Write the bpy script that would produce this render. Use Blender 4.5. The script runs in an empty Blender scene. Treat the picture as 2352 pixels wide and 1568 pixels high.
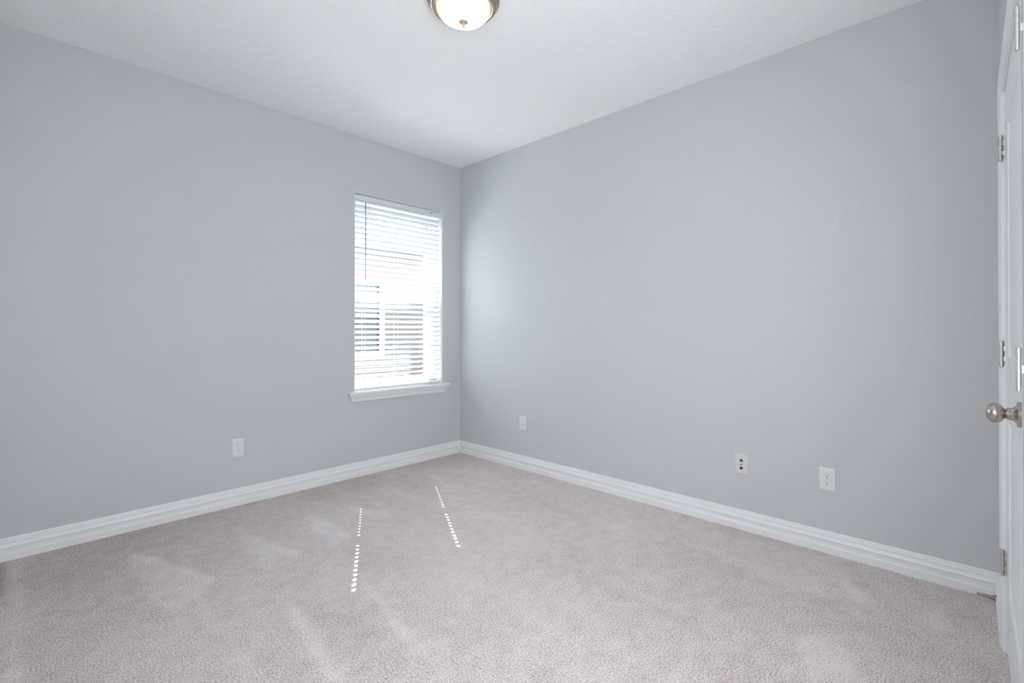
import bpy, bmesh, math, random
from mathutils import Vector, Matrix, noise

random.seed(7)
scene = bpy.context.scene
COL = scene.collection

# ------------------------------------------------------------------ camera, sky, sun, exposure
cam_data = bpy.data.cameras.new('camera')
cam = bpy.data.objects.new('camera', cam_data)
COL.objects.link(cam)
scene.camera = cam
cam.location = (-2.977, -3.549, 1.174)
cam.rotation_euler = (math.radians(90.26), 0, -math.atan2(0.7218, 0.6921))
cam_data.sensor_width = 36.0
cam_data.sensor_fit = 'HORIZONTAL'
cam_data.lens = 1094.0 / 2352.0 * 36.0
cam_data.shift_y = -31.0 / 2352.0
cam_data.clip_start = 0.01

world = bpy.data.worlds.new('world')
scene.world = world
world.use_nodes = True
bg = world.node_tree.nodes['Background']
bg.inputs['Color'].default_value = (0.965, 0.98, 1.0, 1)
bg.inputs['Strength'].default_value = 7.5

sun_data = bpy.data.lights.new('sun', 'SUN')
sun_data.energy = 100.0
sun_data.angle = math.radians(0.46)
sun_data.color = (1.0, 0.96, 0.9)
sun = bpy.data.objects.new('sun', sun_data)
COL.objects.link(sun)
SUN_TRAVEL = Vector((-0.522, -0.889, -1.003))
sun.rotation_euler = (-SUN_TRAVEL).to_track_quat('Z', 'Y').to_euler()

def portal(name, loc, rot, sx, sy):
    d = bpy.data.lights.new(name, 'AREA')
    d.shape = 'RECTANGLE'
    d.size, d.size_y = sx, sy
    d.cycles.is_portal = True
    o = bpy.data.objects.new(name, d)
    COL.objects.link(o)
    o.location = loc
    o.rotation_euler = rot
    return o
portal('sky_portal_left', (-0.657, 0.28, 1.48), (math.radians(-90), 0, 0), 0.9, 1.62)
portal('sky_portal_rear', (-3.24, -2.99, 1.52), (0, math.radians(-90), 0), 1.3, 0.6)
portal('sky_portal_near', (-2.19, -3.84, 1.36), (math.radians(90), 0, 0), 1.4, 1.25)

vs = scene.view_settings
vs.view_transform = 'Standard'
vs.look = 'None'
vs.gamma = 1.0
vs.use_curve_mapping = False
vs.exposure = 0.25
scene.cycles.use_denoising = True
scene.cycles.max_bounces = 16
scene.cycles.diffuse_bounces = 8
scene.cycles.transparent_max_bounces = 24

# ------------------------------------------------------------------ materials
def mat(name, col, rough=0.5, metal=0.0, spec=0.5, bump=None, var=None):
    """bump = (scale, strength, distance, detail); var = (scale, amount)"""
    m = bpy.data.materials.new(name)
    m.use_nodes = True
    nt = m.node_tree
    b = nt.nodes['Principled BSDF']
    b.inputs['Base Color'].default_value = (*col, 1)
    b.inputs['Roughness'].default_value = rough
    b.inputs['Metallic'].default_value = metal
    b.inputs['Specular IOR Level'].default_value = spec
    tc = nt.nodes.new('ShaderNodeTexCoord')
    if bump:
        n = nt.nodes.new('ShaderNodeTexNoise')
        n.inputs['Scale'].default_value = bump[0]
        n.inputs['Detail'].default_value = bump[3] if len(bump) > 3 else 2.0
        nt.links.new(tc.outputs['Object'], n.inputs['Vector'])
        bp = nt.nodes.new('ShaderNodeBump')
        bp.inputs['Strength'].default_value = bump[1]
        bp.inputs['Distance'].default_value = bump[2]
        nt.links.new(n.outputs['Fac'], bp.inputs['Height'])
        nt.links.new(bp.outputs['Normal'], b.inputs['Normal'])
    if var:
        n = nt.nodes.new('ShaderNodeTexNoise')
        n.inputs['Scale'].default_value = var[0]
        n.inputs['Detail'].default_value = 3.0
        nt.links.new(tc.outputs['Object'], n.inputs['Vector'])
        mx = nt.nodes.new('ShaderNodeMix')
        mx.data_type = 'RGBA'
        a = var[1]
        mx.inputs['A'].default_value = (*[c * (1 - a) for c in col], 1)
        mx.inputs['B'].default_value = (*[min(1, c * (1 + a)) for c in col], 1)
        nt.links.new(n.outputs['Fac'], mx.inputs['Factor'])
        nt.links.new(mx.outputs['Result'], b.inputs['Base Color'])
    return m

M = {}
M['wall'] = mat('wall_paint', (0.600, 0.613, 0.626), 0.55, spec=0.35, bump=(190, 0.10, 0.004, 2), var=(1.3, 0.012))
M['ceiling'] = mat('ceiling_paint', (0.92, 0.922, 0.925), 0.8, spec=0.2, bump=(70, 0.45, 0.008, 3), var=(45, 0.03))
M['trim'] = mat('white_trim_paint', (0.85, 0.855, 0.86), 0.35, spec=0.45, bump=(30, 0.02, 0.002), var=(3, 0.01))
M['door'] = mat('white_door_paint', (0.85, 0.855, 0.865), 0.40, spec=0.45, bump=(60, 0.03, 0.002), var=(3, 0.01))
M['vinyl'] = mat('white_vinyl', (0.80, 0.82, 0.84), 0.35, var=(5, 0.01))
M['slat'] = mat('white_slat', (0.82, 0.84, 0.87), 0.42, var=(6, 0.01))
M['rail'] = mat('white_blind_rail', (0.74, 0.755, 0.78), 0.42, var=(6, 0.01))
M['cord'] = mat('white_cord', (0.75, 0.77, 0.80), 0.8, var=(200, 0.05))
M['wand'] = mat('translucent_grey_wand', (0.27, 0.30, 0.38), 0.25, var=(10, 0.03))
M['plate'] = mat('white_plastic_plate', (0.78, 0.78, 0.785), 0.32, var=(20, 0.008))
M['plate_warm'] = mat('ivory_plastic_plate', (0.70, 0.69, 0.67), 0.35, var=(20, 0.008))
M['slot'] = mat('dark_slot', (0.03, 0.028, 0.026), 0.6, var=(50, 0.1))
M['slot_soft'] = mat('grey_slot', (0.12, 0.12, 0.125), 0.6, var=(50, 0.1))
M['blue'] = mat('blue_jack_plastic', (0.01, 0.16, 0.42), 0.4, var=(50, 0.05))
M['brass'] = mat('connector_metal', (0.32, 0.27, 0.21), 0.35, 1.0, var=(80, 0.1))
M['nickel'] = mat('brushed_nickel', (0.50, 0.44, 0.385), 0.27, 1.0, bump=(400, 0.05, 0.001), var=(25, 0.06))
M['ring'] = mat('bronzed_nickel', (0.48, 0.39, 0.33), 0.28, 1.0, bump=(400, 0.05, 0.001), var=(25, 0.06))
M['finial'] = mat('bowl_lit_nickel', (0.85, 0.66, 0.53), 0.45, 1.0, bump=(400, 0.05, 0.001), var=(25, 0.06))  # finial nickel, warm light from the bowl put into its colour
M['hinge'] = mat('satin_hinge_metal', (0.62, 0.60, 0.57), 0.38, 1.0, bump=(400, 0.04, 0.001), var=(30, 0.05))
M['spring'] = mat('bronze_spring_metal', (0.36, 0.28, 0.22), 0.4, 1.0, var=(60, 0.08))
M['rubber'] = mat('white_rubber', (0.74, 0.73, 0.72), 0.6, var=(40, 0.02))
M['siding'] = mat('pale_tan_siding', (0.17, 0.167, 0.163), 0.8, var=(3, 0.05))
M['ext_trim'] = mat('white_exterior_trim', (0.75, 0.76, 0.78), 0.6, var=(5, 0.02))
M['ext_glass'] = mat('dark_house_glass', (0.11, 0.135, 0.15), 0.15, spec=0.15, var=(2, 0.1))
M['ext_shade'] = mat('grey_house_shade', (0.30, 0.32, 0.36), 0.7, var=(8, 0.05))
M['shingle'] = mat('grey_shingles', (0.30, 0.32, 0.36), 0.9, bump=(30, 0.4, 0.02), var=(20, 0.2))
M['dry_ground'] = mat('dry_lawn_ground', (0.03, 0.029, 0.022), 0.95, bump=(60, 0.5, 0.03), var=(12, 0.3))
M['blade'] = mat('pale_grass_blade', (0.085, 0.10, 0.05), 0.8, var=(6, 0.3))
M['outer'] = mat('exterior_stucco', (0.5, 0.49, 0.47), 0.85, bump=(80, 0.2, 0.005), var=(3, 0.04))

def slats_siding():
    m = M['siding']; nt = m.node_tree; b = nt.nodes['Principled BSDF']
    tc = nt.nodes.new('ShaderNodeTexCoord')
    w = nt.nodes.new('ShaderNodeTexWave'); w.wave_type = 'BANDS'; w.bands_direction = 'Z'; w.wave_profile = 'SAW'
    w.inputs['Scale'].default_value = 1.2
    nt.links.new(tc.outputs['Object'], w.inputs['Vector'])
    bp = nt.nodes.new('ShaderNodeBump'); bp.inputs['Strength'].default_value = 0.5; bp.inputs['Distance'].default_value = 0.02
    nt.links.new(w.outputs['Fac'], bp.inputs['Height']); nt.links.new(bp.outputs['Normal'], b.inputs['Normal'])
slats_siding()

def translucent(m, amount):
    nt = m.node_tree; b = nt.nodes['Principled BSDF']
    out = [n for n in nt.nodes if n.type == 'OUTPUT_MATERIAL'][0]
    tl = nt.nodes.new('ShaderNodeBsdfTranslucent'); tl.inputs['Color'].default_value = (0.90, 0.91, 0.93, 1)
    mx = nt.nodes.new('ShaderNodeMixShader'); mx.inputs['Fac'].default_value = amount
    nt.links.new(b.outputs[0], mx.inputs[1]); nt.links.new(tl.outputs[0], mx.inputs[2]); nt.links.new(mx.outputs[0], out.inputs['Surface'])
translucent(M['slat'], 0.28)

def glass_mat(name, tint, gloss):
    m = bpy.data.materials.new(name); m.use_nodes = True
    nt = m.node_tree; nt.nodes.clear()
    out = nt.nodes.new('ShaderNodeOutputMaterial')
    tr = nt.nodes.new('ShaderNodeBsdfTransparent'); tr.inputs['Color'].default_value = (*tint, 1)
    gl = nt.nodes.new('ShaderNodeBsdfGlossy'); gl.inputs['Roughness'].default_value = 0.02
    mx = nt.nodes.new('ShaderNodeMixShader'); mx.inputs['Fac'].default_value = gloss
    nt.links.new(tr.outputs[0], mx.inputs[1]); nt.links.new(gl.outputs[0], mx.inputs[2])
    nt.links.new(mx.outputs[0], out.inputs['Surface'])
    return m
M['glass'] = glass_mat('clear_pane_glass', (0.95, 0.97, 0.98), 0.05)

def screen_mat():
    m = bpy.data.materials.new('grey_insect_mesh'); m.use_nodes = True
    nt = m.node_tree; nt.nodes.clear()
    out = nt.nodes.new('ShaderNodeOutputMaterial')
    tr = nt.nodes.new('ShaderNodeBsdfTransparent')
    df = nt.nodes.new('ShaderNodeBsdfDiffuse'); df.inputs['Color'].default_value = (0.03, 0.03, 0.033, 1)
    mx = nt.nodes.new('ShaderNodeMixShader'); mx.inputs['Fac'].default_value = 0.34
    nt.links.new(tr.outputs[0], mx.inputs[1]); nt.links.new(df.outputs[0], mx.inputs[2])
    nt.links.new(mx.outputs[0], out.inputs['Surface'])
    return m
M['screen'] = screen_mat()

def dome_mat():
    m = bpy.data.materials.new('glowing_alabaster_glass'); m.use_nodes = True
    nt = m.node_tree; b = nt.nodes['Principled BSDF']
    b.inputs['Base Color'].default_value = (0.35, 0.30, 0.26, 1); b.inputs['Roughness'].default_value = 0.3
    tc = nt.nodes.new('ShaderNodeTexCoord')
    ln = nt.nodes.new('ShaderNodeVectorMath'); ln.operation = 'LENGTH'
    sep = nt.nodes.new('ShaderNodeSeparateXYZ'); cmb = nt.nodes.new('ShaderNodeCombineXYZ')
    nt.links.new(tc.outputs['Object'], sep.inputs[0])
    nt.links.new(sep.outputs['X'], cmb.inputs['X']); nt.links.new(sep.outputs['Y'], cmb.inputs['Y'])
    nt.links.new(cmb.outputs[0], ln.inputs[0])
    ns = nt.nodes.new('ShaderNodeTexNoise'); ns.inputs['Scale'].default_value = 14; ns.inputs['Detail'].default_value = 3
    ns.inputs['Distortion'].default_value = 1.5
    nt.links.new(tc.outputs['Object'], ns.inputs['Vector'])
    ad = nt.nodes.new('ShaderNodeMath'); ad.operation = 'MULTIPLY_ADD'
    ad.inputs[1].default_value = 0.05; nt.links.new(ns.outputs['Fac'], ad.inputs[0]); nt.links.new(ln.outputs['Value'], ad.inputs[2])
    rp = nt.nodes.new('ShaderNodeValToRGB')
    e = rp.color_ramp.elements
    e[0].position = 0.055; e[0].color = (1.0, 0.98, 0.93, 1)
    e[1].position = 0.16; e[1].color = (0.74, 0.54, 0.40, 1)
    k = e.new(0.115); k.color = (0.84, 0.74, 0.63, 1)
    nt.links.new(ad.outputs[0], rp.inputs['Fac'])
    nt.links.new(rp.outputs['Color'], b.inputs['Emission Color'])
    b.inputs['Emission Strength'].default_value = 1.1
    return m
M['dome'] = dome_mat()

def carpet_mat():
    m = bpy.data.materials.new('loop_pile_carpet'); m.use_nodes = True
    nt = m.node_tree; b = nt.nodes['Principled BSDF']
    b.inputs['Roughness'].default_value = 0.95; b.inputs['Specular IOR Level'].default_value = 0.1
    b.inputs['Sheen Weight'].default_value = 0.15; b.inputs['Sheen Roughness'].default_value = 0.6
    L = nt.links.new
    tc = nt.nodes.new('ShaderNodeTexCoord')
    n1 = nt.nodes.new('ShaderNodeTexNoise'); n1.inputs['Scale'].default_value = 150; n1.inputs['Detail'].default_value = 3; n1.inputs['Roughness'].default_value = 0.65
    n2 = nt.nodes.new('ShaderNodeTexNoise'); n2.inputs['Scale'].default_value = 13; n2.inputs['Detail'].default_value = 5; n2.inputs['Roughness'].default_value = 0.65
    n3 = nt.nodes.new('ShaderNodeTexNoise'); n3.inputs['Scale'].default_value = 330; n3.inputs['Detail'].default_value = 2
    for n in (n1, n2, n3): L(tc.outputs['Object'], n.inputs['Vector'])
    at = nt.nodes.new('ShaderNodeAttribute'); at.attribute_name = 'nap_shade'
    # tuft tone
    def madd(a, k, c):
        x = nt.nodes.new('ShaderNodeMath'); x.operation = 'MULTIPLY_ADD'
        L(a, x.inputs[0]); x.inputs[1].default_value = k
        if isinstance(c, (int, float)): x.inputs[2].default_value = c
        else: L(c, x.inputs[2])
        return x.outputs[0]
    t = madd(n1.outputs['Fac'], 3.2, -1.60 - 0.13)
    t = madd(n3.outputs['Fac'], 2.5, t)
    t = madd(t, 1.0, -0.85)
    t = madd(n2.outputs['Fac'], 0.75, t)
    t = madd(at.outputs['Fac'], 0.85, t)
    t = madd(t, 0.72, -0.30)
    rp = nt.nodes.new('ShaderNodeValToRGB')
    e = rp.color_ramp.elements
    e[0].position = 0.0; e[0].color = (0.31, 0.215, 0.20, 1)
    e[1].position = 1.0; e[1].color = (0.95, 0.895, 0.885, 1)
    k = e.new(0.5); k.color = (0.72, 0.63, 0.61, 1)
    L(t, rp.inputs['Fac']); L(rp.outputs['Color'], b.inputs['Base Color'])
    bp = nt.nodes.new('ShaderNodeBump'); bp.inputs['Strength'].default_value = 0.6; bp.inputs['Distance'].default_value = 0.012
    h = madd(n3.outputs['Fac'], 0.5, n1.outputs['Fac'])
    L(h, bp.inputs['Height']); L(bp.outputs['Normal'], b.inputs['Normal'])
    return m
M['carpet'] = carpet_mat()

# ------------------------------------------------------------------ helpers
def box(bm, x0, x1, y0, y1, z0, z1, bevel=0.0):
    tmp = bmesh.new()
    bmesh.ops.create_cube(tmp, size=1.0)
    for v in tmp.verts:
        v.co = Vector(((x0 + x1) / 2 + v.co.x * (x1 - x0), (y0 + y1) / 2 + v.co.y * (y1 - y0), (z0 + z1) / 2 + v.co.z * (z1 - z0)))
    if bevel:
        bmesh.ops.bevel(tmp, geom=tmp.edges[:], offset=bevel, segments=2, affect='EDGES', profile=0.5)
    merge(bm, tmp)

def merge(bm, tmp):
    me = bpy.data.meshes.new('tmp')
    tmp.to_mesh(me); tmp.free()
    bm.from_mesh(me)
    bpy.data.meshes.remove(me)

def lathe(bm, prof, center=(0, 0, 0), axis='Z', n=48, caps=True):
    """prof = [(radius, along)]"""
    tmp = bmesh.new()
    rings = []
    for r, h in prof:
        if r < 1e-6:
            rings.append([tmp.verts.new((0, 0, h))])
        else:
            rings.append([tmp.verts.new((r * math.cos(2 * math.pi * k / n), r * math.sin(2 * math.pi * k / n), h)) for k in range(n)])
    for a, b in zip(rings, rings[1:]):
        for k in range(n):
            k2 = (k + 1) % n
            if len(a) == 1 and len(b) == 1: continue
            if len(a) == 1: tmp.faces.new((a[0], b[k], b[k2]))
            elif len(b) == 1: tmp.faces.new((a[k], b[0], a[k2]))
            else: tmp.faces.new((a[k], b[k], b[k2], a[k2]))
    if caps:
        for r in (rings[0], rings[-1]):
            if len(r) > 1: tmp.faces.new(r)
    bmesh.ops.recalc_face_normals(tmp, faces=tmp.faces[:])
    R = {'Z': Matrix.Identity(4), 'X': Matrix.Rotation(math.pi / 2, 4, 'Y'), 'Y': Matrix.Rotation(-math.pi / 2, 4, 'X'), '-Y': Matrix.Rotation(math.pi / 2, 4, 'X'), '-X': Matrix.Rotation(-math.pi / 2, 4, 'Y')}[axis]
    tmp.transform(Matrix.Translation(center) @ R)
    for f in tmp.faces: f.smooth = True
    for e in tmp.edges:
        if len(e.link_faces) == 2 and e.calc_face_angle() > 0.6: e.smooth = False
    merge(bm, tmp)

def tube(bm, pts, r, n=10, cap=True):
    tmp = bmesh.new()
    pts = [Vector(p) for p in pts]
    rings = []
    up = Vector((0.03, 0.02, 1)).normalized()
    for i, p in enumerate(pts):
        d = (pts[min(i + 1, len(pts) - 1)] - pts[max(i - 1, 0)]).normalized()
        u = up if abs(d.dot(up)) < 0.95 else Vector((1, 0, 0))
        a = d.cross(u).normalized(); b = d.cross(a).normalized()
        rr = r[i] if isinstance(r, (list, tuple)) else r
        rings.append([tmp.verts.new(p + a * rr * math.cos(2 * math.pi * k / n) + b * rr * math.sin(2 * math.pi * k / n)) for k in range(n)])
    for a, b in zip(rings, rings[1:]):
        for k in range(n):
            tmp.faces.new((a[k], a[(k + 1) % n], b[(k + 1) % n], b[k]))
    if cap:
        tmp.faces.new(rings[0]); tmp.faces.new(rings[-1])
    bmesh.ops.recalc_face_normals(tmp, faces=tmp.faces[:])
    for f in tmp.faces: f.smooth = True
    merge(bm, tmp)

def loft(bm, loops, closed_ends=True, smooth=False):
    """loops: list of equal-length closed point loops"""
    tmp = bmesh.new()
    R = [[tmp.verts.new(p) for p in lp] for lp in loops]
    n = len(R[0])
    for a, b in zip(R, R[1:]):
        for k in range(n):
            try: tmp.faces.new((a[k], a[(k + 1) % n], b[(k + 1) % n], b[k]))
            except ValueError: pass
    if closed_ends:
        tmp.faces.new(R[0]); tmp.faces.new(R[-1])
    bmesh.ops.recalc_face_normals(tmp, faces=tmp.faces[:])
    for f in tmp.faces: f.smooth = smooth
    merge(bm, tmp)

def obj(name, bm, material, parent=None, origin=None):
    me = bpy.data.meshes.new(name)
    if origin is not None:
        bm.transform(Matrix.Translation(-Vector(origin)))
    bm.to_mesh(me); bm.free()
    me.materials.append(material)
    o = bpy.data.objects.new(name, me)
    COL.objects.link(o)
    if origin is not None: o.location = origin
    if parent is not None: o.parent = parent
    return o

def struct(name, bm, material, parent=None):
    o = obj(name, bm, material, parent)
    if parent is None: o['kind'] = 'structure'
    return o

def empty(name, loc=(0, 0, 0)):
    o = bpy.data.objects.new(name, None)
    COL.objects.link(o); o.location = loc
    o.empty_display_size = 0.05
    return o

def thing(name, label, cat, loc=(0, 0, 0), group=None):
    o = empty(name, loc); tag(o, label, cat, group); return o

def tag(o, label, cat, group=None):
    o['label'] = label; o['category'] = cat
    if group: o['group'] = group

def part(name, bm, material, parent, label=None):
    """bm is in the parent's local space"""
    o = obj(name, bm, material, parent)
    if label: o['label'] = label
    return o

NB = bmesh.new

# ------------------------------------------------------------------ room shell
XW, YN, H = -3.062, -3.645, 2.74
WX0, WX1, WZ0, WZ1 = -1.098, -0.216, 0.664, 2.284       # window opening in the left wall
T = 0.17
TL = 0.25       # thickness of the left wall

def add_floor():
    nx, ny = 152, 182
    bm = NB()
    lay = bm.verts.layers.float.new('nap_shade')
    marks = [  # vacuum marks: outline on the floor, weight
        ([(-2.565, -.282), (-2.30, -.98), (-2.373, -1.018), (-2.487, -1.169), (-2.498, -1.547), (-2.576, -.885)], .30),
        ([(-2.565, -.282), (-2.30, -.98), (-2.345, -1.00), (-2.56, -.42)], .30),
        ([(-2.068, -.419), (-1.936, -1.01), (-2.042, -1.002), (-2.129, -1.072), (-2.125, -.741)], .27),
        ([(-2.068, -.419), (-1.936, -1.01), (-1.985, -1.0), (-2.08, -.55)], .25),
        ([(-1.661, -.339), (-1.63, -.937), (-1.703, -1.028), (-1.786, -1.094), (-1.771, -.79)], .34),
        ([(-1.43, -.392), (-1.321, -.93), (-1.406, -.841), (-1.446, -.695)], .34),
        ([(-1.026, -.312), (-1.03, -.721), (-1.094, -.655)], .34),
        ([(-1.215, -0.371), (-1.313, -0.877), (-1.361, -0.899)], 0.26),
        ([(-1.661, -0.339), (-1.627, -1.008), (-1.692, -1.047), (-1.678, -0.816)], 0.26),
        ([(-0.65, -0.318), (-0.69, -0.707), (-0.746, -0.735)], 0.26),
        ([(-1.422, -0.35), (-1.396, -0.671), (-1.454, -0.709)], 0.26),
        ([(-1.855, -1.519), (-1.881, -1.801), (-1.95, -2.152), (-1.982, -2.119), (-1.923, -1.802)], 0.26),
        ([(-2.185, -1.392), (-2.183, -1.656), (-2.218, -2.049), (-2.263, -2.002), (-2.228, -1.724)], 0.26),
        ([(-1.686, -1.408), (-1.727, -1.664), (-1.755, -1.689)], 0.26),
        ([(-1.689, -2.323), (-1.669, -2.412), (-1.695, -2.425), (-1.715, -2.347)], 0.26),
        ([(-.641, -.31), (-.589, -.613), (-.67, -.607)], .25),
        ([(-2.159, -1.395), (-2.133, -1.493), (-2.188, -2.08), (-2.268, -1.997)], .34),
        ([(-1.854, -1.476), (-1.835, -1.523), (-1.916, -2.12), (-1.985, -2.082)], .36),
        ([(-2.418, -1.562), (-2.392, -1.624), (-2.398, -1.861), (-2.438, -1.82)], .3),
        ([(-2.441, -1.025), (-2.401, -1.067), (-2.417, -1.451), (-2.452, -1.415)], .2),
        ([(-3.004, -.033), (-2.95, -.036), (-2.941, -.603), (-2.953, -1.283), (-3.008, -1.225), (-2.998, -.636)], .4),
        ([(-.175, -2.273), (-.064, -2.997), (-.406, -3.246), (-.53, -3.019), (-.445, -2.493)], .22),
        ([(-.91, -3.042), (-.771, -3.188), (-1.019, -3.3), (-1.139, -3.175)], .38),
        ([(-1.191, -2.786), (-1.181, -2.816), (-1.439, -2.862), (-1.459, -2.819)], .34),
        ([(-.341, -3.407), (-.278, -3.473), (-.438, -3.496), (-.509, -3.442)], .3),
        ([(-.085, -3.076), (-.426, -3.226), (-.543, -3.196)], .2),
    ]
    def sd(p, poly):
        inside = False; dmin = 9
        for i in range(len(poly)):
            ax, ay = poly[i]; bx, by = poly[(i + 1) % len(poly)]
            if (ay > p[1]) != (by > p[1]) and p[0] < (bx - ax) * (p[1] - ay) / (by - ay) + ax: inside = not inside
            dx, dy = bx - ax, by - ay
            t = max(0, min(1, ((p[0] - ax) * dx + (p[1] - ay) * dy) / (dx * dx + dy * dy)))
            dmin = min(dmin, math.hypot(p[0] - ax - t * dx, p[1] - ay - t * dy))
        return -dmin if inside else dmin
    sm = lambda a, b, v: (lambda t: t * t * (3 - 2 * t))(max(0, min(1, (v - a) / (b - a))))
    grid = []
    for j in range(ny + 1):
        row = []
        for i in range(nx + 1):
            x = XW + (0 - XW) * i / nx; y = YN - 0.03 + (0.03 - YN) * j / ny
            wob = noise.noise(Vector((x * 6, y * 6, 1.3)))
            nap_shade = 0.55 + 0.16 * noise.noise(Vector((x * 1.4, y * 1.4, 4.0))) + 0.10 * noise.noise(Vector((x * 5, y * 3, 9.0)))
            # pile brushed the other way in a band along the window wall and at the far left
            nap_shade -= 0.16 * (1 - sm(0.10, 0.95, -y + 0.12 * wob)) * sm(0.1, 0.9, -x)
            nap_shade -= 0.02 * (1 - sm(0.0, 1.3, x - XW)) * (1 - sm(0.6, 2.2, -y))
            nap_shade += 0.16 * sm(0.2, 1.2, 2.0 - math.hypot(x + 0.9, y + 1.2))
            for poly, w in marks:
                if min(abs(x - q[0]) for q in poly) < 0.7:
                    d = sd((x, y), poly)
                    if d < 0.06: nap_shade += 0.95 * w * (1 - sm(-0.035, 0.02, d + 0.02 * wob)) * (0.8 + 0.5 * noise.noise(Vector((x * 9, y * 9, 3))))
            # dark strip by the rear wall: edge of shade painted into the carpet
            nap_shade -= 0.35 * (1 - sm(0.0, 0.02, abs(x + 3.018))) * (1 if y > -0.5 else 0)
            v = bm.verts.new((x, y, 0.0005 * noise.noise(Vector((x * 40, y * 40, 0)))))
            v[lay] = nap_shade
            row.append(v)
        grid.append(row)
    for j in range(ny):
        for i in range(nx):
            bm.faces.new((grid[j][i], grid[j][i + 1], grid[j + 1][i + 1], grid[j + 1][i])).smooth = True
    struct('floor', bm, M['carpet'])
add_floor()

bm = NB(); box(bm, XW - T, T, YN - T, TL, -0.16, -0.012)
struct('trim_9', bm, M['outer'])      # slab under the carpet

bm = NB(); box(bm, XW - T, T, YN - T, TL, H, H + 0.12)
struct('ceiling', bm, M['ceiling'])

bm = NB()
box(bm, XW - T, WX0, 0, TL, -0.012, H); box(bm, WX1, T, 0, TL, -0.012, H)
box(bm, WX0, WX1, 0, TL, -0.012, WZ0); box(bm, WX0, WX1, 0, TL, WZ1, H)
struct('wall_left', bm, M['wall'])
bm = NB(); box(bm, 0, T, YN - T, 0, -0.012, H)
struct('wall_right', bm, M['wall'])

# near wall with two closed doors, the second given added glass for daylight
DOOR_Z = 2.045
D1A, D1B = -0.482, -1.2425       # jamb faces of the first doorway (hinge side, latch side)
D2A, D2B = -1.449, -2.94
bm = NB()
for xa, xb in ((0, D1A), (D1B, D2A), (D2B, XW - T)):
    box(bm, xb, xa, YN - T, YN, -0.012, H)
for xa, xb in ((D1A, D1B), (D2A, D2B)):
    box(bm, xb, xa, YN - T, YN, DOOR_Z, H)
box(bm, D1B, D1A, YN - T, YN - T + 0.02, -0.012, DOOR_Z)
struct('wall_near', bm, M['wall'])

# rear wall beside the camera, with a small unseen window added to let daylight in
RY0, RY1, RZ0, RZ1 = -3.28, -2.70, 0.90, 2.15
bm = NB()
box(bm, XW - T, XW, YN, RY0, -0.012, H); box(bm, XW - T, XW, RY1, 0, -0.012, H)
box(bm, XW - T, XW, RY0, RY1, -0.012, RZ0); box(bm, XW - T, XW, RY0, RY1, RZ1, H)
struct('wall_rear', bm, M['wall'])
w2 = empty('added_window_2', (XW, (RY0 + RY1) / 2, RZ0)); w2['kind'] = 'structure'
HWD, HHT = (RY1 - RY0) / 2, RZ1 - RZ0
bm = NB()
for y0, y1 in ((-HWD, -HWD + 0.03), (HWD - 0.03, HWD)): box(bm, -0.13, -0.07, y0, y1, 0, HHT, 0.004)
for z0, z1 in ((0, 0.03), (HHT - 0.03, HHT)): box(bm, -0.129, -0.071, -HWD + 0.03, HWD - 0.03, z0, z1, 0.004)
part('window_frame', bm, M['vinyl'], w2)
bm = NB(); box(bm, -0.103, -0.099, -HWD + 0.03, HWD - 0.03, 0.03, HHT - 0.03)
part('pane', bm, M['glass'], w2)

# baseboards ---------------------------------------------------------
BASE = [(0.0175, 0.0), (0.0175, 0.038), (0.0168, 0.0402), (0.0092, 0.0462), (0.0090, 0.0695), (0.0100, 0.0712), (0.0160, 0.0718), (0.0166, 0.0738),
        (0.0128, 0.0825), (0.0078, 0.0892), (0.0048, 0.0900), (0.0048, 0.0930), (0.0086, 0.0936), (0.0082, 0.0980), (0.0050, 0.1030), (0.0032, 0.1042), (0.0032, 0.1054), (0.0054, 0.1062), (0.0046, 0.1110), (0.0030, 0.1165), (0.0, 0.1180)]
def baseboard(name, place, s0, s1, k0, k1):
    """place(s, d, z) -> point; k0/k1 mitre factors"""
    bm = NB()
    prof = [(0.0, 0.0)] + BASE
    A = [place(s0 + k0 * d, d, z - 0.004) for d, z in prof]
    B = [place(s1 + k1 * d, d, z - 0.004) for d, z in prof]
    loft(bm, [A, B])
    struct(name, bm, M['trim'])
baseboard('baseboard_left', lambda s, d, z: (s, -d, z), XW, 0, 1, -1)
baseboard('baseboard_right', lambda s, d, z: (-d, s, z), YN, 0, 1, -1)
baseboard('baseboard_near', lambda s, d, z: (s, YN + 0.95 * d, z), -0.418, 0, 0, -1)
baseboard('baseboard_rear', lambda s, d, z: (XW + d, s, z), YN, 0, 1, -1)

# ------------------------------------------------------------------ doors on the near wall
CAS = [(0, 0), (0, 0.0075), (0.003, 0.0095), (0.010, 0.0095), (0.013, 0.0080), (0.022, 0.0095), (0.040, 0.0135), (0.046, 0.0150), (0.055, 0.0150), (0.0585, 0.0120), (0.0585, 0)]
def casing(name, xa, xb, legs=2, k=1.0):
    bm = NB()
    loops = []
    for kind in range(4):
        lp = []
        for u, t in CAS:
            y = YN + t * k
            lp.append([(xa + u, y, 0), (xa + u, DOOR_Z + u, 0), (xb - u, DOOR_Z + u, 0), (xb - u, y, 0)][kind] if False else
                      {0: (xa + u, y, 0.0), 1: (xa + u, y, DOOR_Z + u), 2: (xb - u, y, DOOR_Z + u), 3: (xb - u, y, 0.0)}[kind])
        loops.append(lp)
    if legs == 1:      # the head runs on to the latch jamb, where plain wall begins
        loops = loops[:2] + [[(xb + 0.005, y, z) for _, y, z in loops[2]]]
    loft(bm, loops)
    struct(name, bm, M['trim'])
casing('trim_1', D1A + 0.005, D1B - 0.005, 1)
casing('trim_2', D2A + 0.005, D2B - 0.005, 2, 0.28)

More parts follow.
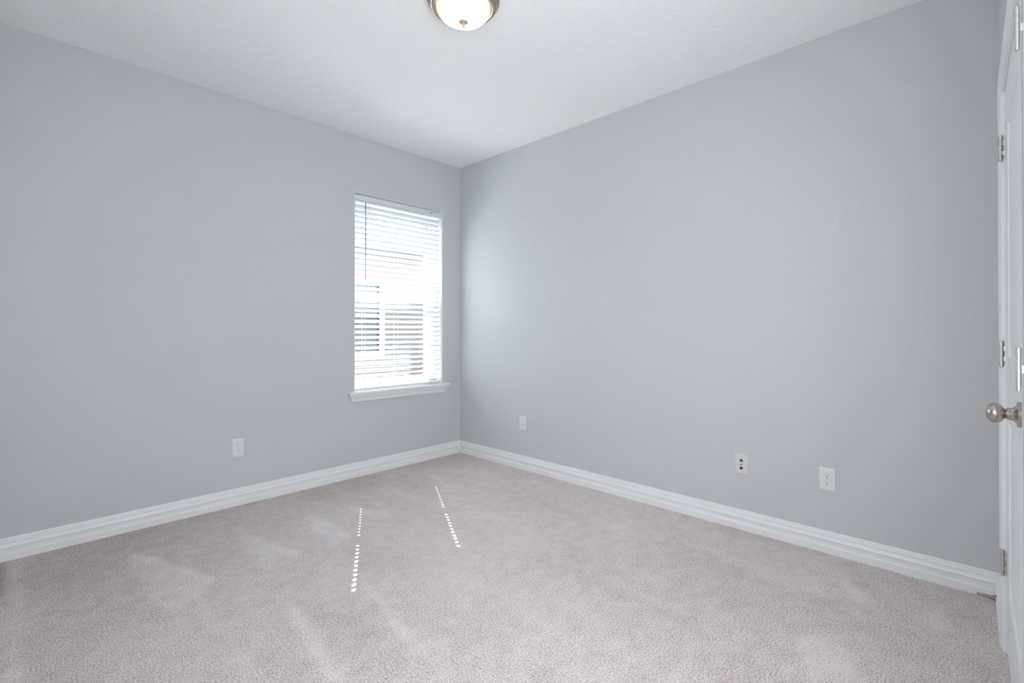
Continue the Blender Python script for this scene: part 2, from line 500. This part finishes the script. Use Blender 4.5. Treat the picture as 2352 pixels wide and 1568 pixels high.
def jamb(name, xa, xb):
    bm = NB()
    box(bm, xa - 0.003, xa, YN - 0.10, YN + 0.0005, 0, DOOR_Z); box(bm, xb, xb + 0.003, YN - 0.10, YN + 0.0005, 0, DOOR_Z)
    box(bm, xb + 0.003, xa - 0.003, YN - 0.10, YN + 0.0005, DOOR_Z - 0.003, DOOR_Z)
    # stop the leaf closes against
    box(bm, xb + 0.003, xb + 0.014, YN - 0.09, YN - 0.048, 0, DOOR_Z - 0.003); box(bm, xa - 0.014, xa - 0.003, YN - 0.09, YN - 0.048, 0, DOOR_Z - 0.003)
    return struct(name, bm, M['trim'])
jamb('trim_3', D1A, D1B); jamb('trim_4', D2A, D2B)

LEAF_Y = YN - 0.002
def leaf_mesh(x0, x1, z0, z1, panels, yf, thick):
    """door leaf between x0<x1; panels = [(px0,px1,pz0,pz1)] on the face at yf (faces +y)"""
    tmp = bmesh.new()
    xs = sorted({x0, x1} | {p for q in panels for p in q[:2]}); zs = sorted({z0, z1} | {p for q in panels for p in q[2:]})
    V = {}
    def v(x, y, z):
        k = (round(x, 5), round(y, 5), round(z, 5))
        if k not in V: V[k] = tmp.verts.new(k)
        return V[k]
    pset = {(round(a, 5), round(c, 5)) for a, b, c, d in panels}
    for i in range(len(xs) - 1):
        for j in range(len(zs) - 1):
            if (round(xs[i], 5), round(zs[j], 5)) in pset:
                a, b, c, d = xs[i], xs[i + 1], zs[j], zs[j + 1]
                prev = None
                for off, dep in ((0, 0), (0.004, -0.001), (0.010, -0.006), (0.016, -0.0075), (0.022, -0.007), (0.030, -0.0075), (0.040, -0.0055), (0.058, -0.002), (0.062, -0.0018)):
                    r = [v(a + off, yf + dep, c + off), v(b - off, yf + dep, c + off), v(b - off, yf + dep, d - off), v(a + off, yf + dep, d - off)]
                    if prev:
                        for k in range(4): tmp.faces.new((prev[k], prev[(k + 1) % 4], r[(k + 1) % 4], r[k]))
                    prev = r
                tmp.faces.new(prev)
            else:
                tmp.faces.new((v(xs[i], yf, zs[j]), v(xs[i + 1], yf, zs[j]), v(xs[i + 1], yf, zs[j + 1]), v(xs[i], yf, zs[j + 1])))
    yb = yf - thick
    bl = [v(x0, yb, z0), v(x1, yb, z0), v(x1, yb, z1), v(x0, yb, z1)]
    tmp.faces.new(bl)
    bot = [v(x, yf, z0) for x in xs]; top = [v(x, yf, z1) for x in xs]; lf = [v(x0, yf, z) for z in zs]; rt = [v(x1, yf, z) for z in zs]
    tmp.faces.new(bot + [bl[1], bl[0]]); tmp.faces.new(top + [bl[2], bl[3]]); tmp.faces.new(lf + [bl[3], bl[0]]); tmp.faces.new(rt + [bl[2], bl[1]])
    bmesh.ops.recalc_face_normals(tmp, faces=tmp.faces[:])
    return tmp

HINGE_Z = (0.328, 1.088, 1.838)
def hinge(parent, xj, zc, ox, out):
    """butt hinge: barrel on the room side of the gap at xj, notched plate running back to the leaf"""
    hh = 0.092
    yb = YN + out
    br = 0.0061 if out < 0.015 else 0.0048
    h = part('hinge', plate_bm(xj, yb, zc, hh, ox), M['hinge'], parent, 'satin metal hinge')
    k = hh / 5
    for i in range(5):
        bm = NB()
        z0 = zc - hh / 2 + i * k
        lathe(bm, [(br - 0.0004, z0 + 0.0003), (br, z0 + 0.0007), (br, z0 + k - 0.0007), (br - 0.0004, z0 + k - 0.0003)], (xj - ox, yb, 0), 'Z', 20)
        part('knuckle', bm, M['hinge'], h)
    bm = NB()
    lathe(bm, [(0.0, zc - hh / 2 - 0.003), (0.004, zc - hh / 2 - 0.002), (0.0042, zc - hh / 2 + 0.002), (0.0042, zc + hh / 2 - 0.002), (0.004, zc + hh / 2 + 0.002), (0.0, zc + hh / 2 + 0.003)], (xj - ox, yb, 0), 'Z', 16)
    part('pin', bm, M['hinge'], h)
def plate_bm(xj, yb, zc, hh, ox):
    bm = NB()
    k = hh / 5
    x0, x1 = xj - ox - 0.0012, xj - ox + 0.0012
    box(bm, x0, x1, YN - 0.030, (YN - 0.001) if yb - YN > 0.015 else yb - 0.0100, zc - hh / 2 + 0.0006, zc + hh / 2 - 0.0006)
    far = yb - YN > 0.015
    for i in ((2,) if far else (1, 3)):      # tongues that wrap round the barrel
        z0 = zc - hh / 2 + i * k
        box(bm, x0 - 0.0002, x1 + 0.0002, YN - 0.002 if far else yb - 0.0105, yb - 0.003, z0 + 0.0006, z0 + k - 0.0006)
    return bm

def door(name, xa, xb, with_knob, added_glazing=False):
    root = empty(name, (xa, LEAF_Y, 0.012)); root['kind'] = 'structure'
    ox, oy, oz = root.location
    x1, x0 = xa - 0.0055, xb + 0.0055
    panels = [(x0 + 0.115, x1 - 0.115, 0.245, 0.86), (x0 + 0.115, x1 - 0.115, 1.075, 1.895)]
    tmp = leaf_mesh(x0, x1, 0.004, DOOR_Z - 0.006, panels, LEAF_Y, 0.035)
    tmp.transform(Matrix.Translation((-ox, -oy, -oz)))
    if added_glazing:
        tmp.free(); tmp = NB()
        yb = LEAF_Y - 0.035
        a, b, z0, z1 = x0 + 0.08, x1 - 0.08, 0.75, 1.96
        mid = (x0 + x1) / 2
        box(tmp, mid - 0.07, mid - 0.0015, yb, LEAF_Y, z0, z1, 0.002); box(tmp, mid + 0.0015, mid + 0.07, yb, LEAF_Y, z0, z1, 0.002)
        box(tmp, x0, a, yb, LEAF_Y, 0.012, DOOR_Z - 0.006, 0.002); box(tmp, b, x1, yb, LEAF_Y, 0.012, DOOR_Z - 0.006, 0.002)
        box(tmp, a, b, yb, LEAF_Y, 0.012, z0, 0.002); box(tmp, a, b, yb, LEAF_Y, z1, DOOR_Z - 0.006, 0.002)
        tmp.transform(Matrix.Translation((-ox, -oy, -oz)))
    leaf = part('door_leaf', tmp, M['door'], root)
    if added_glazing:
        bm = NB(); box(bm, a - 0.005, b + 0.005, yb + 0.015, yb + 0.020, z0 - 0.005, z1 + 0.005)
        bm.transform(Matrix.Translation((-ox, -oy, -oz)))
        part('pane', bm, M['glass'], leaf)
    hr = []
    for z in HINGE_Z:
        before = set(bpy.data.objects)
        hinge(root, xa - 0.003, z, 0.0, 0.017 if added_glazing else 0.0105)
        for o in set(bpy.data.objects) - before:
            o.data.transform(Matrix.Translation((-ox, -oy, -oz)))
    if with_knob:
        kx, kz = x0 + 0.06, 0.955
        bm = NB()
        lathe(bm, [(0.0330, 0.0), (0.0330, 0.0065), (0.0318, 0.0080), (0.0285, 0.0085), (0.0235, 0.0100), (0.0190, 0.0130), (0.0165, 0.0165), (0.0158, 0.0190)], (kx - ox, 0, kz - oz), 'Y', 48)
        rose = part('knob_rose', bm, M['nickel'], root, 'brushed nickel round rose')
        bm = NB()
        lathe(bm, [(0.0158, 0.0188), (0.0160, 0.0195), (0.0160, 0.0260), (0.0152, 0.0270), (0.0120, 0.0275)], (kx - ox, 0, kz - oz), 'Y', 40)
        part('knob_neck', bm, M['nickel'], rose)
        bm = NB()
        prof = [(0.0118, 0.0270), (0.0120, 0.0285)]
        for i in range(0, 25):
            a = math.pi * (0.16 + 0.84 * i / 24)
            prof.append((max(0.0, 0.0265 * math.sin(a) ** 0.95) if i < 24 else 0.0, 0.0485 - (0.0205 if a < math.pi / 2 else 0.0185) * math.cos(a)))
        lathe(bm, prof, (kx - ox, 0, kz - oz), 'Y', 48)
        part('door_knob', bm, M['nickel'], root, 'brushed nickel ball door knob')
        bm = NB(); box(bm, x0 - ox - 0.001, x0 - ox + 0.001, -0.030, -0.006, kz - oz - 0.028, kz - oz + 0.028)
        part('latch_plate', bm, M['nickel'], root)
    return root
door('door_1', D1A, D1B, True)
door('door_2', D2A, D2B, False, True)  # glass and extra width added out of view, to let daylight in

# ------------------------------------------------------------------ left window unit
w1 = empty('window_1', ((WX0 + WX1) / 2, 0, WZ0)); w1['kind'] = 'structure'
w1.location = (0, 0, 0)
bm = NB()   # white liner, window light on the reveals put into its colour
box(bm, WX0, WX0 + 0.004, 0.0, TL - 0.08, WZ0, WZ1); box(bm, WX1 - 0.004, WX1, 0.0, TL - 0.08, WZ0, WZ1)
box(bm, WX0 + 0.004, WX1 - 0.004, 0.0, TL - 0.08, WZ1 - 0.004, WZ1)
part('lit_reveal_liner', bm, M['trim'], w1)
FX0, FX1, FZ0, FZ1 = WX0 + 0.004, WX1 - 0.004, WZ0 + 0.016, WZ1 - 0.004
bm = NB()
for a, b in ((FX0, FX0 + 0.020), (FX1 - 0.020, FX1)): box(bm, a, b, 0.168, 0.245, FZ0, FZ1, 0.003)
for a, b in ((FZ0, FZ0 + 0.035), (FZ1 - 0.035, FZ1)): box(bm, FX0 + 0.020, FX1 - 0.020, 0.168, 0.245, a, b, 0.003)
part('window_frame', bm, M['vinyl'], w1)
RAIL = 1.462
def sash(name, z0, z1, y0, y1):
    bm = NB()
    a0, a1 = FX0 + 0.021, FX1 - 0.021
    box(bm, a0, a0 + 0.024, y0, y1, z0, z1, 0.003); box(bm, a1 - 0.024, a1, y0, y1, z0, z1, 0.003)
    box(bm, a0 + 0.024, a1 - 0.024, y0, y1, z0, z0 + 0.04, 0.003); box(bm, a0 + 0.024, a1 - 0.024, y0, y1, z1 - 0.04, z1, 0.003)
    s = part(name, bm, M['vinyl'], w1)
    bm = NB(); box(bm, a0 + 0.022, a1 - 0.022, (y0 + y1) / 2 - 0.002, (y0 + y1) / 2 + 0.002, z0 + 0.038, z1 - 0.038)
    part('pane', bm, M['glass'], s)
sash('lower_sash', FZ0 + 0.036, RAIL + 0.02, 0.176, 0.202)
sash('upper_sash', RAIL - 0.02, FZ1 - 0.036, 0.206, 0.230)
bm = NB(); box(bm, FX0 + 0.04, FX1 - 0.04, 0.2355, 0.237, FZ0 + 0.036, RAIL + 0.01)
part('insect_screen', bm, M['screen'], w1)

# stool and moulded apron under the window
bm = NB()
box(bm, -1.160, -0.158, -0.046, 0.168, 0.6640, 0.6790, 0.005)
st = struct('trim_5', bm, M['trim'])
bm = NB()
loops = []
for z, d, e in ((0.6640, 0.040, 0.0), (0.6600, 0.0405, 0.0), (0.6540, 0.036, 0.004), (0.6420, 0.030, 0.010), (0.6380, 0.0295, 0.0105), (0.6360, 0.027, 0.013), (0.6240, 0.019, 0.020), (0.6100, 0.0145, 0.0245), (0.6040, 0.0135, 0.0255), (0.6010, 0.011, 0.028)):
    loops.append([(-1.150 + e, 0, z), (-0.168 - e, 0, z), (-0.168 - e, -d, z), (-1.150 + e, -d, z)])
loft(bm, loops)
struct('trim_6', bm, M['trim'])

# ------------------------------------------------------------------ venetian blind
BX0, BX1 = WX0 + 0.010, WX1 - 0.014
BY = 0.043
blind = thing('venetian_blind', 'white horizontal slat blind hanging inside the window opening, slats tilted half open', 'blind', ((BX0 + BX1) / 2, BY, 2.27))
bl = Vector(blind.location)
def bpart(name, bm, m, parent=blind, label=None):
    bm.transform(Matrix.Translation(-bl))
    return part(name, bm, m, parent, label)
bm = NB(); box(bm, BX0 + 0.004, BX1 - 0.004, BY - 0.022, BY + 0.030, 2.225, 2.268, 0.002)
bpart('headrail', bm, M['rail'])
bm = NB()
loft(bm, [[(x, 0.006, 2.226), (x, 0.003, 2.229), (x, 0.004, 2.233), (x, 0.0065, 2.237), (x, 0.0045, 2.241), (x, 0.0045, 2.254), (x, 0.002, 2.260), (x, 0.003, 2.266), (x, 0.014, 2.266), (x, 0.014, 2.226)] for x in (BX0 - 0.002, BX1 + 0.002)])
bpart('valance', bm, M['rail'])
bm = NB(); box(bm, -0.352, -0.328, 0.0015, 0.0050, 2.246, 2.252, 0.0008)
bpart('valance_clip', bm, M['slot_soft'], label='small dark clip')

HOLES = (-0.985, -0.375)
TILT = math.radians(24)
PITCH, Z_FIRST, N_SLAT = 0.0445, 2.183, 34
def slat_mesh():
    tmp = bmesh.new()
    w, t, hx, hy = 0.025, 0.0014, 0.0027, 0.0042    # half sizes; hole half along y = hx, along x = hy
    xs = [BX0]
    for h in HOLES: xs += [h - hy, h + hy]
    xs.append(BX1)
    ys = [-w, -hx, hx, w]
    def cu(y): return 0.0012 * (1 - (y / w) ** 2)
    V = {}
    def v(i, j, k):
        if (i, j, k) not in V: V[(i, j, k)] = tmp.verts.new((xs[i] - bl.x, ys[j], cu(ys[j]) + (t if k else -t)))
        return V[(i, j, k)]
    cells = [(i, j) for i in range(len(xs) - 1) for j in range(3) if not (j == 1 and i in (1, 3))]
    cs = set(cells)
    for i, j in cells:
        tmp.faces.new((v(i, j, 1), v(i + 1, j, 1), v(i + 1, j + 1, 1), v(i, j + 1, 1)))
        tmp.faces.new((v(i, j, 0), v(i, j + 1, 0), v(i + 1, j + 1, 0), v(i + 1, j, 0)))
        for (di, dj, a, b) in ((-1, 0, (0, 0), (0, 1)), (1, 0, (1, 0), (1, 1)), (0, -1, (0, 0), (1, 0)), (0, 1, (0, 1), (1, 1))):
            if (i + di, j + dj) not in cs:
                tmp.faces.new((v(i + a[0], j + a[1], 0), v(i + b[0], j + b[1], 0), v(i + b[0], j + b[1], 1), v(i + a[0], j + a[1], 1)))
    bmesh.ops.recalc_face_normals(tmp, faces=tmp.faces[:])
    return tmp
first = None
for i in range(N_SLAT):
    z = Z_FIRST - i * PITCH
    if first is None:
        first = part('slat', slat_mesh(), M['slat'], blind); s = first
    else:
        s = first.copy(); COL.objects.link(s); s.parent = blind
    s.location = (0, 0, z - bl.z)
    s.rotation_euler = (-TILT + math.radians(random.uniform(-1.2, 1.2)), 0, 0)   # room edge up
Z_BOT = Z_FIRST - N_SLAT * PITCH
bm = NB(); box(bm, BX0, BX1, BY - 0.025, BY + 0.025, 0.6835, 0.7000, 0.005)
bpart('bottom_rail', bm, M['rail'])
for x in (-0.985, -0.680, -0.375):
    bm = NB()
    tube(bm, [(x - 0.011, BY - 0.026, 2.225), (x - 0.011, BY - 0.026, 0.699)], 0.0007, 6)
    tube(bm, [(x - 0.011, BY + 0.024, 2.225), (x - 0.011, BY + 0.024, 0.699)], 0.0007, 6)
    for i in range(N_SLAT):
        z = Z_FIRST - i * PITCH
        tube(bm, [(x - 0.011, BY - 0.0255, z + 0.0085), (x - 0.011, BY + 0.0245, z - 0.0128)], 0.0006, 5)
    bpart('ladder_cord', bm, M['cord'])
for x in HOLES:
    bm = NB(); lathe(bm, [(0.0, 0.6815), (0.006, 0.6810), (0.006, 0.6840)], (x, BY - 0.016, 0), 'Z', 16)
    bpart('cord_plug', bm, M['slot_soft'])
bm = NB()
wx = -1.004
tube(bm, [(wx, -0.004, 2.212), (wx, -0.004, 1.58)], 0.0042, 8)
wd = bpart('tilt_wand', bm, M['wand'], label='long grey tilt wand')
bm = NB(); tube(bm, [(wx, 0.008, 2.222), (wx, -0.004, 2.224), (wx, -0.004, 2.209)], 0.0015, 6)
bpart('wand_hook', bm, M['cord'], wd)
bm = NB(); tube(bm, [(wx + 0.036, -0.001, 2.212), (wx + 0.033, -0.002, 1.9), (wx + 0.031, -0.001, 1.47)], 0.0009, 6)
bpart('lift_cord', bm, M['cord'])

# ------------------------------------------------------------------ wall plates
def plate_bm2(w, h, t):
    """bevelled cover plate in local space: wall plane y=0, front towards -y"""
    bm = NB()
    loft(bm, [[(-w / 2 + e, -d, -h / 2 + e), (w / 2 - e, -d, -h / 2 + e), (w / 2 - e, -d, h / 2 - e), (-w / 2 + e, -d, h / 2 - e)]
              for d, e in ((0, 0), (t * 0.45, 0.0003), (t * 0.80, 0.003), (t * 0.95, 0.006), (t, 0.009))])
    return bm
def disc_face(bm, cx, cz, rx, cut, y0, y1):
    n = 28
    lp = []
    for k in range(n):
        a = 2 * math.pi * k / n
        lp.append((cx + rx * math.cos(a), max(-cut, min(cut, rx * math.sin(a))) + cz))
    loft(bm, [[(x, y0, z) for x, z in lp], [(x, y1 + 0.0004, z) for x, z in lp], [(cx + (x - cx) * 0.95, y1, cz + (z - cz) * 0.95) for x, z in lp]])
def make_outlet():
    r = thing('wall_outlet', 'tmp', 'outlet', (0, 0, 0), 'duplex power outlets on the walls')
    W, Hh, t = 0.0705, 0.119, 0.0058
    part('cover_plate', plate_bm2(W, Hh, t), M['plate'], r)
    for s in (1, -1):
        bm = NB(); disc_face(bm, 0, s * 0.0195, 0.0172, 0.0142, -0.0050, -t - 0.0016)
        sk = part('socket', bm, M['plate'], r)
        bm = NB()
        box(bm, -0.0075, -0.0055, -t - 0.0020, -t, s * 0.0195 + 0.0005, s * 0.0195 + 0.0085)
        box(bm, 0.0057, 0.0073, -t - 0.0020, -t, s * 0.0195 + 0.0010, s * 0.0195 + 0.0080)
        part('slots', bm, M['slot_soft'], sk)
        bm = NB(); lathe(bm, [(0.0026, t), (0.0026, t + 0.0021)], (0, 0, s * 0.0195 - 0.0068), '-Y', 14)
        part('ground_hole', bm, M['slot'], sk)
    bm = NB(); lathe(bm, [(0.0030, t - 0.001), (0.0030, t + 0.0006), (0.0015, t + 0.0010), (0.0, t + 0.0010)], (0, 0, 0), '-Y', 14)
    part('screw', bm, M['hinge'], r)
    return r
def copy_tree(o, parent=None):
    c = o.copy(); COL.objects.link(c)
    if parent is not None: c.parent = parent
    for ch in list(o.children): copy_tree(ch, c)
    return c
out = make_outlet()
spots = [((-1.940, 0, 0.385), 0, 'white duplex outlet under the left wall, below and left of the window'),
         ((0, -0.822, 0.389), -math.pi / 2, 'white duplex outlet on the right wall nearest the far corner'),
         ((0, -3.006, 0.386), -math.pi / 2, 'white duplex outlet on the right wall nearest the door, right of the data plate')]
spots[0] = (spots[0][0], 0, 'white duplex outlet on the left wall beside the window')
for i, (loc, rz, lab) in enumerate(spots):
    o = out if i == 0 else copy_tree(out)
    o.location = loc; o.rotation_euler = (0, 0, rz); o['label'] = lab

dp = thing('data_plate', 'ivory wall plate with a blue jack above a black jack and a metal connector between', 'wall plate', (0, -2.5765, 0.383))
dp.rotation_euler = (0, 0, -math.pi / 2)
t = 0.0058
part('cover_plate', plate_bm2(0.0705, 0.1165, t), M['plate_warm'], dp)
def jack(cz, m_frame, lab):
    bm = NB()
    w = 0.0075
    for x0, x1, z0, z1 in ((-w, w, w - 0.0022, w), (-w, w, -w, -w + 0.0016), (-w, -w + 0.0016, -w + 0.0016, w - 0.0022), (w - 0.0016, w, -w + 0.0016, w - 0.0022)):
        box(bm, x0, x1, -t - 0.0010, -t + 0.001, cz + z0, cz + z1)
    j = part('jack', bm, m_frame, dp, lab)
    bm = NB(); box(bm, -w + 0.0016, w - 0.0016, -t - 0.0003, -t + 0.001, cz - w + 0.0016, cz + w - 0.0022)
    return j, bm
j, bm = jack(0.0215, M['blue'], 'blue data jack')
dk = mat('deep_blue_socket', (0.004, 0.04, 0.13), 0.5, var=(30, 0.1))
part('socket_hole', bm, dk, j)
j, bm = jack(-0.0235, M['slot'], 'black phone jack')
part('socket_hole', bm, M['slot'], j)
bm = NB(); lathe(bm, [(0.0048, t - 0.001), (0.0048, t + 0.002), (0.0040, t + 0.0022), (0.0040, t + 0.0055), (0.0012, t + 0.0055), (0.0, t + 0.0050)], (0, 0, -0.002), '-Y', 18)
part('coax_connector', bm, M['brass'], dp, 'small metal connector')
for z in (0.0415, -0.0425):
    bm = NB(); lathe(bm, [(0.0024, t - 0.001), (0.0024, t + 0.0006), (0.0, t + 0.0008)], (0, 0, z), '-Y', 14)
    part('screw', bm, M['hinge'], dp)

# ------------------------------------------------------------------ ceiling light
cl = thing('ceiling_light', 'flush dome ceiling light, glowing white glass bowl in a stepped brushed nickel ring', 'ceiling light', (-1.512, -1.826, H))
bm = NB()
lathe(bm, [(0.167, 0.0), (0.170, -0.004), (0.170, -0.012), (0.167, -0.015), (0.163, -0.017), (0.1635, -0.022), (0.161, -0.025), (0.157, -0.027), (0.1575, -0.032), (0.154, -0.036), (0.149, -0.037), (0.147, -0.042), (0.140, -0.045), (0.133, -0.043), (0.131, -0.030)], (0, 0, 0), 'Z', 96, caps=True)
part('pan', bm, M['ring'], cl, 'stepped brushed nickel ring')
bm = NB()
prof = []
for i in range(0, 25):
    a = math.pi / 2 * i / 24
    prof.append((0.129 * math.cos(a) ** 0.92 if i < 24 else 0.0, -0.040 - 0.068 * math.sin(a)))
lathe(bm, prof, (0, 0, 0), 'Z', 96, caps=False)
part('glass_bowl', bm, M['dome'], cl, 'frosted glowing glass bowl')
bm = NB()
lathe(bm, [(0.0, -0.104), (0.0198, -0.1055), (0.0202, -0.1085), (0.016, -0.1120), (0.0075, -0.1145), (0.0055, -0.1165), (0.0050, -0.1240), (0.0060, -0.1260), (0.0056, -0.1310), (0.0036, -0.1335), (0.0, -0.1340)], (0, 0, 0), 'Z', 32)
part('finial', bm, M['finial'], cl, 'nickel finial')

# ------------------------------------------------------------------ spring door stop on the near baseboard
ds = thing('door_stop', 'thin bronze rod door stop with a white rubber tip, low beside the right baseboard', 'door stop', (-0.078, YN + 0.0150, 0.030))
bm = NB(); lathe(bm, [(0.0140, 0.0), (0.0140, 0.0012), (0.0118, 0.0040), (0.0092, 0.0090), (0.0074, 0.0150), (0.0064, 0.0220)], (0, 0, 0), 'Y', 32)
part('flared_base', bm, M['spring'], ds)
bm = NB(); lathe(bm, [(0.0064, 0.0215), (0.0058, 0.0300), (0.0053, 0.0420), (0.0050, 0.0600)], (0, 0, 0), 'Y', 24)
part('rod', bm, M['spring'], ds)
bm = NB(); lathe(bm, [(0.0050, 0.0590), (0.0066, 0.0600), (0.0070, 0.0720), (0.0062, 0.0745), (0.0, 0.0750)], (0, 0, 0), 'Y', 24)
part('rubber_tip', bm, M['rubber'], ds, 'white rubber tip')

# ------------------------------------------------------------------ outside the left window
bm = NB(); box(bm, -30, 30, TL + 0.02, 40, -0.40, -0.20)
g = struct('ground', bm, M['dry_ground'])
bm = NB()   # own eave over the window
box(bm, XW - 1.0, 1.0, TL, 0.87, 2.72, 2.75); box(bm, XW - 1.0, 1.0, 0.85, 0.87, 2.75, 2.95)
struct('trim_7', bm, M['ext_trim'])

NY = 5.0
nh = thing('neighbour_house', 'pale tan house with a white framed window, seen outside through the blind', 'house', (1.5, NY, -0.2))
nb = Vector(nh.location)
def hpart(name, bm, m, parent=nh, label=None):
    bm.transform(Matrix.Translation(-nb)); return part(name, bm, m, parent, label)
wx0, wx1, wz0, wz1 = 1.12, 2.08, 0.76, 2.10
bm = NB()
box(bm, -7, wx0, NY, NY + 0.2, -0.2, 2.75); box(bm, wx1, 12, NY, NY + 0.2, -0.2, 2.75)
box(bm, wx0, wx1, NY, NY + 0.2, -0.2, wz0); box(bm, wx0, wx1, NY, NY + 0.2, wz1, 2.75)
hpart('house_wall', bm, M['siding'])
bm = NB()
for a, b in ((wx0 - 0.11, wx0), (wx1, wx1 + 0.11)): box(bm, a, b, NY - 0.025, NY + 0.05, wz0 - 0.11, wz1 + 0.11)
for a, b in ((wz0 - 0.11, wz0), (wz1, wz1 + 0.11)): box(bm, wx0, wx1, NY - 0.025, NY + 0.05, a, b)
box(bm, wx0, wx1, NY + 0.02, NY + 0.06, 1.45, 1.50)
wf = hpart('house_window', bm, M['ext_trim'])
bm = NB(); box(bm, wx0, wx1, NY + 0.055, NY + 0.07, wz0, wz1)
hpart('window_pane', bm, M['ext_glass'], wf)
bm = NB()
loft(bm, [[(x, NY - 0.45, 2.72), (x, NY - 0.45, 2.90), (x, NY + 4.0, 5.2), (x, NY + 4.0, 2.72)] for x in (-7.4, 12.4)])
hpart('roof', bm, M['shingle'])
# tufts of ornamental grass along the neighbour's wall
bm = NB()
for k in range(1500):
    x = random.uniform(-0.5, 7.0); y = NY - random.uniform(0.15, 0.7)
    h = random.uniform(0.25, 0.62) * (0.8 + 0.4 * math.sin(x * 3.1))
    dx, dy = random.uniform(-0.25, 0.25), random.uniform(-0.2, 0.15)
    w = random.uniform(0.006, 0.014)
    p0 = Vector((x, y, -0.2)); p1 = p0 + Vector((dx * 0.3, dy * 0.3, h * 0.65)); p2 = p0 + Vector((dx, dy, h))
    a = [bm.verts.new(p0 + Vector((-w, 0, 0))), bm.verts.new(p0 + Vector((w, 0, 0))), bm.verts.new(p1 + Vector((w * .7, 0, 0))), bm.verts.new(p1 + Vector((-w * .7, 0, 0))), bm.verts.new(p2)]
    bm.faces.new(a[:4]); bm.faces.new((a[3], a[2], a[4]))
gr = obj('ornamental_grass', bm, M['blade'])
tag(gr, 'pale green grass growing outside along the foot of the tan house', 'grass'); gr['kind'] = 'stuff'
